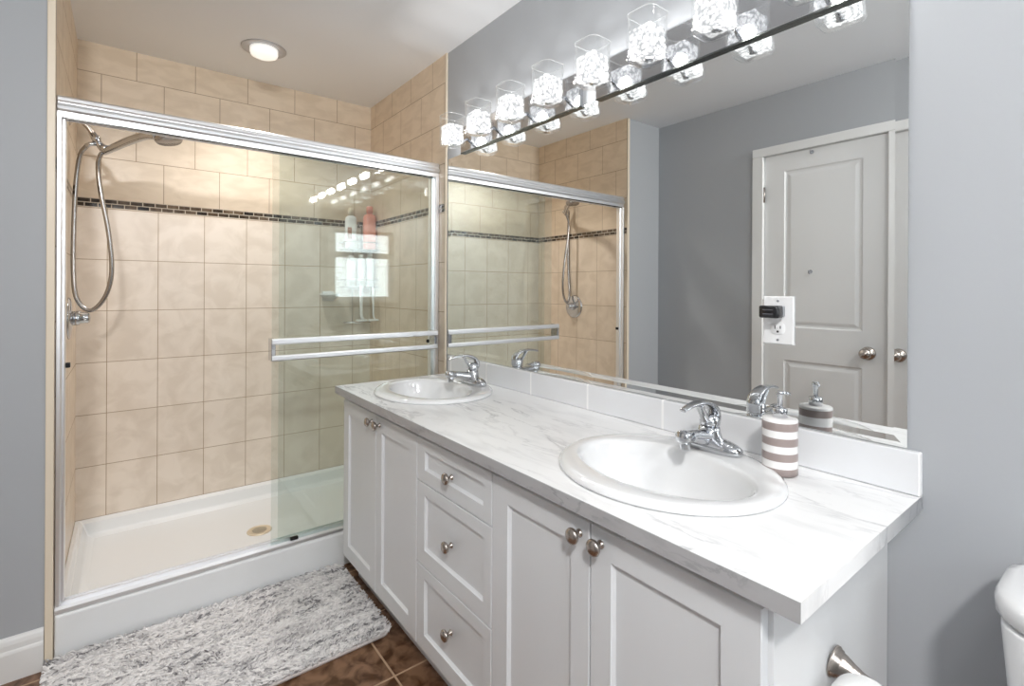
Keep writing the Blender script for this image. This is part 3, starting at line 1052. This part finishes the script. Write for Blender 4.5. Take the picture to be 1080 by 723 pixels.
# ------------------------------------------------------------------ faucets
def make_faucet(cx, cy, label):
    z = 0.8868
    t = thing('faucet', label, 'faucet', (cx, cy, z), 'single lever chrome faucets')
    P = lambda x, y, h: Vector((cx + x, cy + y, z + h))
    bm = bmesh.new()
    rings = []
    for a, b, h, p in ((0.028, 0.079, 0.0, 2.5), (0.0285, 0.0795, 0.010, 2.5), (0.0270, 0.076, 0.0165, 2.5), (0.0235, 0.066, 0.0225, 2.4), (0.0205, 0.050, 0.0275, 2.2), (0.016, 0.036, 0.0300, 2.1)):
        rings.append(ell_ring(cx, cy, z + h, a, b, 40, p))
    rings_loft(bm, rings)
    part('base_plate', bm, M['chrome'], t)
    bm = bmesh.new()
    rings = []
    for ox, a, b, h, p in ((-0.004, 0.026, 0.062, 0.012, 2.3), (-0.008, 0.028, 0.045, 0.022, 2.2), (-0.010, 0.029, 0.033, 0.034, 2.0), (-0.007, 0.026, 0.0265, 0.047, 2.0), (-0.005, 0.0235, 0.0235, 0.058, 2.0)):
        rings.append(ell_ring(cx + ox, cy, z + h, a, b, 40, p))
    rings_loft(bm, rings)
    body = part('body', bm, M['chrome'], t)
    bm = bmesh.new()
    pts = catmull([P(-0.004, 0, 0.030), P(-0.030, 0, 0.034), P(-0.065, 0, 0.042), P(-0.096, 0, 0.0475)], 5)
    add_tube(bm, pts, None, 24, flat=interp([(0.026, 0.022), (0.023, 0.0195), (0.0175, 0.015), (0.0150, 0.0130)], len(pts)), side=(0, 1, 0))
    pts = [P(-0.092, 0, 0.0468), P(-0.0925, 0, 0.0469), P(-0.123, 0, 0.0500), P(-0.126, 0, 0.0503)]
    add_tube(bm, pts, None, 24, flat=[(0.0150, 0.0130), (0.0172, 0.0150), (0.0172, 0.0150), (0.0150, 0.0130)], side=(0, 1, 0))
    part('spout', bm, M['chrome'], t)
    bm = bmesh.new()
    add_lathe(bm, [(0.0115, 0.010), (0.0120, 0.0), (0.0120, -0.010), (0.0105, -0.013), (0.008, -0.013), (0.007, -0.009)], Matrix.Translation(P(-0.109, 0, 0.032)), 24)
    part('aerator', bm, M['chrome'], body)
    bm = bmesh.new()
    add_lathe(bm, [(0.0235, 0.0), (0.0245, 0.010), (0.0225, 0.020), (0.016, 0.027), (0.002, 0.029)], axis_mtx(P(-0.005, 0, 0.0585), (0.10, 0, 1)), 28)
    pts = catmull([P(0.012, 0, 0.066), P(0.015, 0, 0.086), P(0.000, 0, 0.106), P(-0.038, 0, 0.119), P(-0.085, 0, 0.118), P(-0.118, 0, 0.111)], 6)
    add_tube(bm, pts, None, 18, flat=interp([(0.019, 0.009), (0.0185, 0.0085), (0.018, 0.0075), (0.0155, 0.006), (0.012, 0.005), (0.009, 0.0045)], len(pts)), side=(0, 1, 0))
    pts = catmull([P(-0.020, 0, 0.070), P(-0.034, 0, 0.090), P(-0.052, 0, 0.1155)], 5)
    add_tube(bm, pts, None, 14, flat=interp([(0.014, 0.007), (0.011, 0.0055), (0.012, 0.0055)], len(pts)), side=(0, 1, 0))
    part('lever_handle', bm, M['chrome'], t)
    return t


make_faucet(-0.118, 0.668, 'chrome single lever faucet beside the striped soap dispenser')
make_faucet(-0.118, 1.722, 'chrome single lever faucet beside the shower glass')

# ------------------------------------------------------------------ soap dispenser
dx, dy, dz = -0.100, 0.512, CT1 + 0.0006
sp = thing('soap_dispenser', 'white and taupe striped soap dispenser with chrome pump on the worktop', 'soap dispenser', (dx, dy, dz))
bm = bmesh.new()
prof, mis = [(0.030, 0.0), (0.0345, 0.002)], [1]
zz = 0.002
R = 0.0362
bands = [(0.0172, 1), (0.0158, 0)] * 4
bands[0] = (0.0152, 1); bands[-1] = (0.0045, 0)
prof[-1] = (R, 0.002)
for hgt, mi in bands:
    zz += hgt
    prof.append((R, zz)); mis.append(mi)
for r, h in ((0.0345, 0.0015), (0.026, 0.0025), (0.016, 0.003)):
    prof.append((r, zz + h)); mis.append(0)
add_lathe(bm, prof, Matrix.Translation((dx, dy, dz)), 40, mis=mis)
for f in bm.faces:
    f.smooth = len(f.verts) == 4
part('bottle_body', bm, [M['white_glaze'], M['taupe']], sp)
zt = zz + 0.003
bm = bmesh.new()
add_lathe(bm, [(0.0150, zt - 0.002), (0.0150, zt + 0.018), (0.0135, zt + 0.020), (0.007, zt + 0.0205), (0.0065, zt + 0.022)], Matrix.Translation((dx, dy, dz)), 28)
part('collar', bm, M['chrome'], sp)
bm = bmesh.new()
add_lathe(bm, [(0.0048, zt + 0.0215), (0.0052, zt + 0.026), (0.0060, zt + 0.048), (0.0078, zt + 0.050), (0.0078, zt + 0.056), (0.006, zt + 0.058), (0.001, zt + 0.058)],
          Matrix.Translation((dx, dy, dz)), 24)
add_tube(bm, [(dx, dy, dz + zt + 0.053), (dx + 0.010, dy - 0.008, dz + zt + 0.0535), (dx + 0.018, dy - 0.014, dz + zt + 0.051)], [0.0042, 0.0038, 0.003], 10)
part('pump_head', bm, M['chrome'], sp)

# ------------------------------------------------------------------ mirror (bevelled border)
MY0, MY1, MZ0, MZ1 = 0.3057, 2.126, 0.9575, 1.912
bm = bmesh.new()
BW, XM = 0.0225, -0.004
TILT = math.tan(math.radians(1.9))
def mr(x, ins): return [Vector((x, MY0 + ins, MZ0 + ins)), Vector((x, MY1 - ins, MZ0 + ins)), Vector((x, MY1 - ins, MZ1 - ins)), Vector((x, MY0 + ins, MZ1 - ins))]
rings_loft(bm, [mr(-0.0008, 0), mr(XM - BW * TILT, 0), mr(XM, BW)], smooth=False)
mi = obj('mirror', bm, M['mirror'])
tag(mi, 'large rectangular wall mirror above the vanity, between worktop and lamps', 'mirror')

# ------------------------------------------------------------------ outlet on the mirror and plug-in device
oy, oz = 0.5575, 1.2045
XO = XM - 0.0004
ol = thing('outlet', 'white double wall outlet plate set in the mirror', 'outlet', (XO, oy, oz))
bm = bmesh.new()
def pr(x, hy, hz): return [Vector((x, oy - hy, oz - hz)), Vector((x, oy + hy, oz - hz)), Vector((x, oy + hy, oz + hz)), Vector((x, oy - hy, oz + hz))]
rings_loft(bm, [pr(XO, 0.036, 0.058), pr(XO - 0.003, 0.036, 0.058), pr(XO - 0.0055, 0.0335, 0.0555)], smooth=False)
plate = part('cover_plate', bm, M['white_plastic'], ol)
for zc in (oz + 0.0195, oz - 0.0195):
    bm = bmesh.new()
    rings = [[Vector((x, oy + p.x * s, zc + p.y * s)) for p in sq_ring(0, 0, 0, 0.0165, 0.0140, 0.010)] for x, s in ((XO - 0.0050, 1), (XO - 0.0065, 1), (XO - 0.0070, 0.96))]
    rings_loft(bm, rings)
    rc = part('receptacle', bm, M['white_plastic'], ol)
    bm = bmesh.new()
    xs = XO - 0.0073
    for dyv, h in ((0.0063, 0.0042), (-0.0063, 0.0034)):
        add_box(bm, (xs, oy + dyv - 0.0011, zc + 0.003 - h), (xs + 0.0006, oy + dyv + 0.0011, zc + 0.003 + h))
    add_lathe(bm, [(0.0026, 0), (0.0026, 0.0006)], axis_mtx((xs + 0.0006, oy, zc - 0.0075), (-1, 0, 0)), 12)
    part('slots', bm, M['dark'], rc)
for zc in (oz + 0.047, oz - 0.047):
    bm = bmesh.new()
    add_lathe(bm, [(0.003, 0), (0.003, 0.0012), (0.001, 0.0016)], axis_mtx((XO - 0.0052, oy, zc), (-1, 0, 0)), 12)
    part('screw', bm, M['grey_plastic'], ol)

pd = thing('plug_adapter', 'small black plug-in adapter in the upper socket of the outlet', 'adapter', (XO - 0.0075, oy, oz + 0.0215))
bm = bmesh.new()
pz = oz + 0.0215
def px(x, hy, hz, r): return [Vector((x, oy + 0.004 + p.x, pz + p.y)) for p in sq_ring(0, 0, 0, hy, hz, r)]
rings_loft(bm, [px(XO - 0.0074, 0.021, 0.0135, 0.004), px(XO - 0.020, 0.0215, 0.014, 0.004)])
part('adapter_base', bm, M['grey_plastic'], pd)
bm = bmesh.new()
rings_loft(bm, [px(XO - 0.0202, 0.022, 0.0145, 0.004), px(XO - 0.046, 0.022, 0.0145, 0.004), px(XO - 0.049, 0.019, 0.0115, 0.004)])
part('adapter_body', bm, M['black'], pd)
bm = bmesh.new()
for zz_ in (pz + 0.005, pz - 0.005):
    add_box(bm, (XO - 0.0496, oy - 0.008, zz_ - 0.0012), (XO - 0.0491, oy + 0.016, zz_ + 0.0012))
part('adapter_ports', bm, M['port_grey'], pd)

# ------------------------------------------------------------------ vanity lights
SHX, SHZ0, SHZ1, SHS = -0.098, 1.915, 2.051, 0.048


def make_vanity_light(y0, y1, ys, label):
    yc = (y0 + y1) / 2
    t = thing('vanity_light', label, 'vanity light', (0, yc, 1.905), 'crystal cube vanity lights')
    bm = bmesh.new()
    add_box(bm, (-0.018, y0, 1.912), (-0.001, y1, 2.030))
    part('back_plate', bm, M['chrome'], t, bevel=0.002)
    bm = bmesh.new()
    add_box(bm, (-0.019, y0, 1.908), (-0.001, y1, 1.9118))
    part('lower_edge', bm, M['dark_chrome'], t, bevel=0.001)  # dark strip standing for what the chrome underside reflects
    for y in ys:
        bm = bmesh.new()
        add_tube(bm, [(-0.0182, y, 1.965), (-0.05, y, 1.945), (SHX, y, SHZ0 + 0.008)], 0.006, 10)
        add_lathe(bm, [(0.009, SHZ0 + 0.0065), (0.009, SHZ0 + 0.012)], Matrix.Translation((SHX, y, 0)), 20)
        part('lamp_arm', bm, M['chrome'], t)
        # clear square tumbler
        bm = bmesh.new()
        rr = 0.024
        rings_loft(bm, [sq_ring(SHX, y, SHZ0, SHS - 0.012, SHS - 0.012, rr * 0.6), sq_ring(SHX, y, SHZ0 + 0.004, SHS - 0.003, SHS - 0.003, rr), sq_ring(SHX, y, SHZ0 + 0.012, SHS, SHS, rr),
                        sq_ring(SHX, y, SHZ1, SHS, SHS, rr), sq_ring(SHX, y, SHZ1 + 0.001, SHS - 0.002, SHS - 0.002, rr), sq_ring(SHX, y, SHZ1, SHS - 0.004, SHS - 0.004, rr * 0.9),
                        sq_ring(SHX, y, SHZ0 + 0.012, SHS - 0.004, SHS - 0.004, rr * 0.9), sq_ring(SHX, y, SHZ0 + 0.006, SHS - 0.010, SHS - 0.010, rr * 0.6)])
        for f in bm.faces:
            if min(v.co.z for v in f.verts) > SHZ1 - 1e-4:
                f.material_index = 1
        sh = part('glass_shade', bm, [M['clear_glass'], M['glass_rim']], t)
        # textured crystal block round the bulb
        bm = bmesh.new()
        bmesh.ops.create_cube(bm, size=1.0)
        bmesh.ops.subdivide_edges(bm, edges=bm.edges[:], cuts=7, use_grid_fill=True)
        rnd = random.Random(int(y * 1000))
        for v in bm.verts:
            q = v.co.copy()
            v.co = Vector((SHX + q.x * 0.070, y + q.y * 0.070, 1.9675 + q.z * 0.078)) + Vector([rnd.uniform(-1, 1) * 0.0016 for _ in range(3)])
        cr = part('crystal_block', bm, M['crystal'], sh)
        lp = lamp('vanity_bulb', 'POINT', (0, 0, 0), BULB_W, (1.0, 0.985, 0.965), shadow_soft_size=0.02)
        lp.location = (SHX, y, 1.9675)
    return t


make_vanity_light(1.219, 1.993, [1.936, 1.725, 1.507, 1.296], 'crystal cube vanity light bar nearest the shower, four lit shades')
make_vanity_light(0.372, 1.1456, [1.086, 0.877, 0.672, 0.462], 'crystal cube vanity light bar farther from the shower, four lit shades')

# ------------------------------------------------------------------ toilet
tl = thing('toilet', 'white porcelain toilet with rounded tank lid beside the vanity', 'toilet', (-0.35, -0.065, ZF))
tcy, tcx = -0.078, -0.128
bm = bmesh.new()
rings_loft(bm, [sq_ring(tcx + 0.005, tcy, 0.43, 0.085, 0.175, 0.035), sq_ring(tcx + 0.004, tcy, 0.45, 0.097, 0.196, 0.04), sq_ring(tcx, tcy, 0.776, 0.114, 0.222, 0.055)])
part('tank', bm, M['porcelain'], tl, bevel=0.004)
bm = bmesh.new()
rings_loft(bm, [sq_ring(tcx, tcy, 0.7765, 0.112, 0.220, 0.075), sq_ring(tcx, tcy, 0.785, 0.121, 0.231, 0.085), sq_ring(tcx, tcy, 0.804, 0.122, 0.232, 0.085), sq_ring(tcx, tcy, 0.814, 0.117, 0.227, 0.080),
                sq_ring(tcx, tcy, 0.818, 0.105, 0.214, 0.07)])
part('tank_lid', bm, M['porcelain'], tl)
bm = bmesh.new()
add_lathe(bm, [(0.013, 0), (0.013, 0.008), (0.008, 0.012)], axis_mtx((tcx - 0.102, tcy + 0.150, 0.705), (-1, 0, 0)), 18)
add_tube(bm, catmull([(tcx - 0.115, tcy + 0.150, 0.705), (tcx - 0.122, tcy + 0.115, 0.702), (tcx - 0.124, tcy + 0.075, 0.697)], 5), None, 10,
         flat=interp([(0.008, 0.006), (0.009, 0.006), (0.010, 0.006)], 11), side=(0, 0, 1))
part('flush_lever', bm, M['porcelain'], tl)
bm = bmesh.new()
rings = []
for cxx, a, b, z in ((-0.36, 0.20, 0.105, ZF), (-0.36, 0.20, 0.105, ZF + 0.02), (-0.35, 0.17, 0.09, ZF + 0.12), (-0.37, 0.19, 0.11, ZF + 0.22), (-0.40, 0.235, 0.165, ZF + 0.32), (-0.405, 0.245, 0.182, ZF + 0.375),
                     (-0.405, 0.24, 0.178, ZF + 0.385), (-0.42, 0.18, 0.125, ZF + 0.383), (-0.42, 0.16, 0.11, ZF + 0.33), (-0.41, 0.09, 0.07, ZF + 0.24)):
    rings.append(ell_ring(cxx, tcy, z, a, b, 40, 2.2))
rings_loft(bm, rings)
add_box(bm, (-0.215, tcy - 0.11, ZF + 0.30), (-0.05, tcy + 0.11, 0.4295))
part('bowl', bm, M['porcelain'], tl, bevel=0.004)
bm = bmesh.new()
rings_loft(bm, [ell_ring(-0.42, tcy, ZF + 0.387, 0.225, 0.182, 40, 2.2), ell_ring(-0.42, tcy, ZF + 0.415, 0.227, 0.184, 40, 2.2), ell_ring(-0.42, tcy, ZF + 0.422, 0.21, 0.17, 40, 2.2)])
part('seat_cover', bm, M['white_plastic'], tl)

# ------------------------------------------------------------------ toilet paper holder on the cabinet side
hx, hz = -0.292, 0.640
hy = VY0 - 0.0006
hd = thing('toilet_paper_holder', 'satin nickel toilet paper holder on the end panel of the vanity', 'paper holder', (hx, hy, hz))
bm = bmesh.new()
yb_, zb_ = 0.269, 0.629
add_lathe(bm, [(0.027, 0), (0.027, 0.004), (0.024, 0.007), (0.0235, 0.010), (0.021, 0.012), (0.0205, 0.016), (0.015, 0.030), (0.0110, 0.046), (0.0100, 0.060), (0.0105, 0.072), (0.008, 0.078), (0.001, 0.080)],
          axis_mtx((hx, hy, hz), (0, yb_ - hy, zb_ - hz)), 32)
part('post', bm, M['nickel'], hd)
bm = bmesh.new()
add_tube(bm, [(hx + 0.008, yb_, zb_), (-0.428, yb_, zb_), (-0.430, yb_, zb_)], [0.006, 0.006, 0.0075], 12)
part('roll_bar', bm, M['nickel'], hd)
rz = zb_ - 0.0125
rl = thing('toilet_paper_roll', 'white toilet paper roll hanging on the nickel holder', 'toilet paper', (-0.378, yb_, rz - 0.054))
bm = bmesh.new()
mt = axis_mtx((-0.424, yb_, rz), (1, 0, 0))
add_lathe(bm, [(0.0205, 0.0), (0.0525, 0.0), (0.054, 0.002), (0.054, 0.090), (0.0525, 0.092), (0.0205, 0.092), (0.0205, 0.0)], mt, 48, caps=False)
part('paper', bm, M['paper'], rl)
bm = bmesh.new()
add_lathe(bm, [(0.0203, 0.0), (0.0203, 0.092), (0.0188, 0.092), (0.0188, 0.0), (0.0203, 0.0)], mt, 32, caps=False)
part('core', bm, M['card'], rl)

# ------------------------------------------------------------------ bath rug
rg = thing('bath_rug', 'fluffy mottled grey and white bath rug on the brown floor before the shower', 'rug', (-0.978, 1.918, ZF))
rg.rotation_euler = (0, 0, math.radians(0.4))
RW, RH = 0.466, 0.262
bm = bmesh.new()
rings_loft(bm, [sq_ring(0, 0, 0.0005, RW, RH, 0.02), sq_ring(0, 0, 0.011, RW, RH, 0.02), sq_ring(0, 0, 0.013, RW - 0.004, RH - 0.004, 0.02)])
o = obj('backing', bm, M['rug_back'])
o.parent = rg
rnd = random.Random(3)
verts, faces = [], []
NX, NY = 175, 100
for i in range(NX):
    for j in range(NY):
        x = -RW + 2 * RW * (i + rnd.random()) / NX
        y = -RH + 2 * RH * (j + rnd.random()) / NY
        # chenille strands lean mostly along the rug with a slow wave
        ang = 0.5 * math.sin(x * 9 + y * 5) + 0.4 * math.sin(y * 31 - x * 7) + rnd.gauss(0, 0.55) + (PI if rnd.random() < 0.45 else 0)
        ln = rnd.uniform(0.018, 0.034)
        hgt = rnd.uniform(0.009, 0.020)
        wd_ = rnd.uniform(0.0018, 0.0030)
        dxr, dyr = math.cos(ang), math.sin(ang)
        b0 = len(verts)
        segn = 4
        for k in range(segn + 1):
            t_ = k / segn
            s_ = ln * (t_ ** 1.2)
            z_ = 0.010 + hgt * math.sin(min(1.0, t_ * 1.25) * PI * 0.62)
            ww = wd_ * (0.75 + 0.5 * math.sin(PI * t_)) * (0.45 if k == segn else 1)
            cxp, cyp = x + dxr * s_, y + dyr * s_
            cxp = max(-RW - 0.012, min(RW + 0.012, cxp))
            cyp = max(-RH - 0.006, min(RH + 0.010, cyp))
            verts.append((cxp - dyr * ww, cyp + dxr * ww, z_ - 0.0015))
            verts.append((cxp, cyp, z_ + ww * 0.8))
            verts.append((cxp + dyr * ww, cyp - dxr * ww, z_ - 0.0015))
        for k in range(segn):
            q = b0 + 3 * k
            faces.append((q, q + 1, q + 4, q + 3))
            faces.append((q + 1, q + 2, q + 5, q + 4))
me = bpy.data.meshes.new('pile')
me.from_pydata(verts, [], faces)
for p in me.polygons:
    p.use_smooth = True
me.materials.append(M['pile'])
o = bpy.data.objects.new('pile', me)
COL.objects.link(o)
o.parent = rg
o['kind'] = 'stuff'
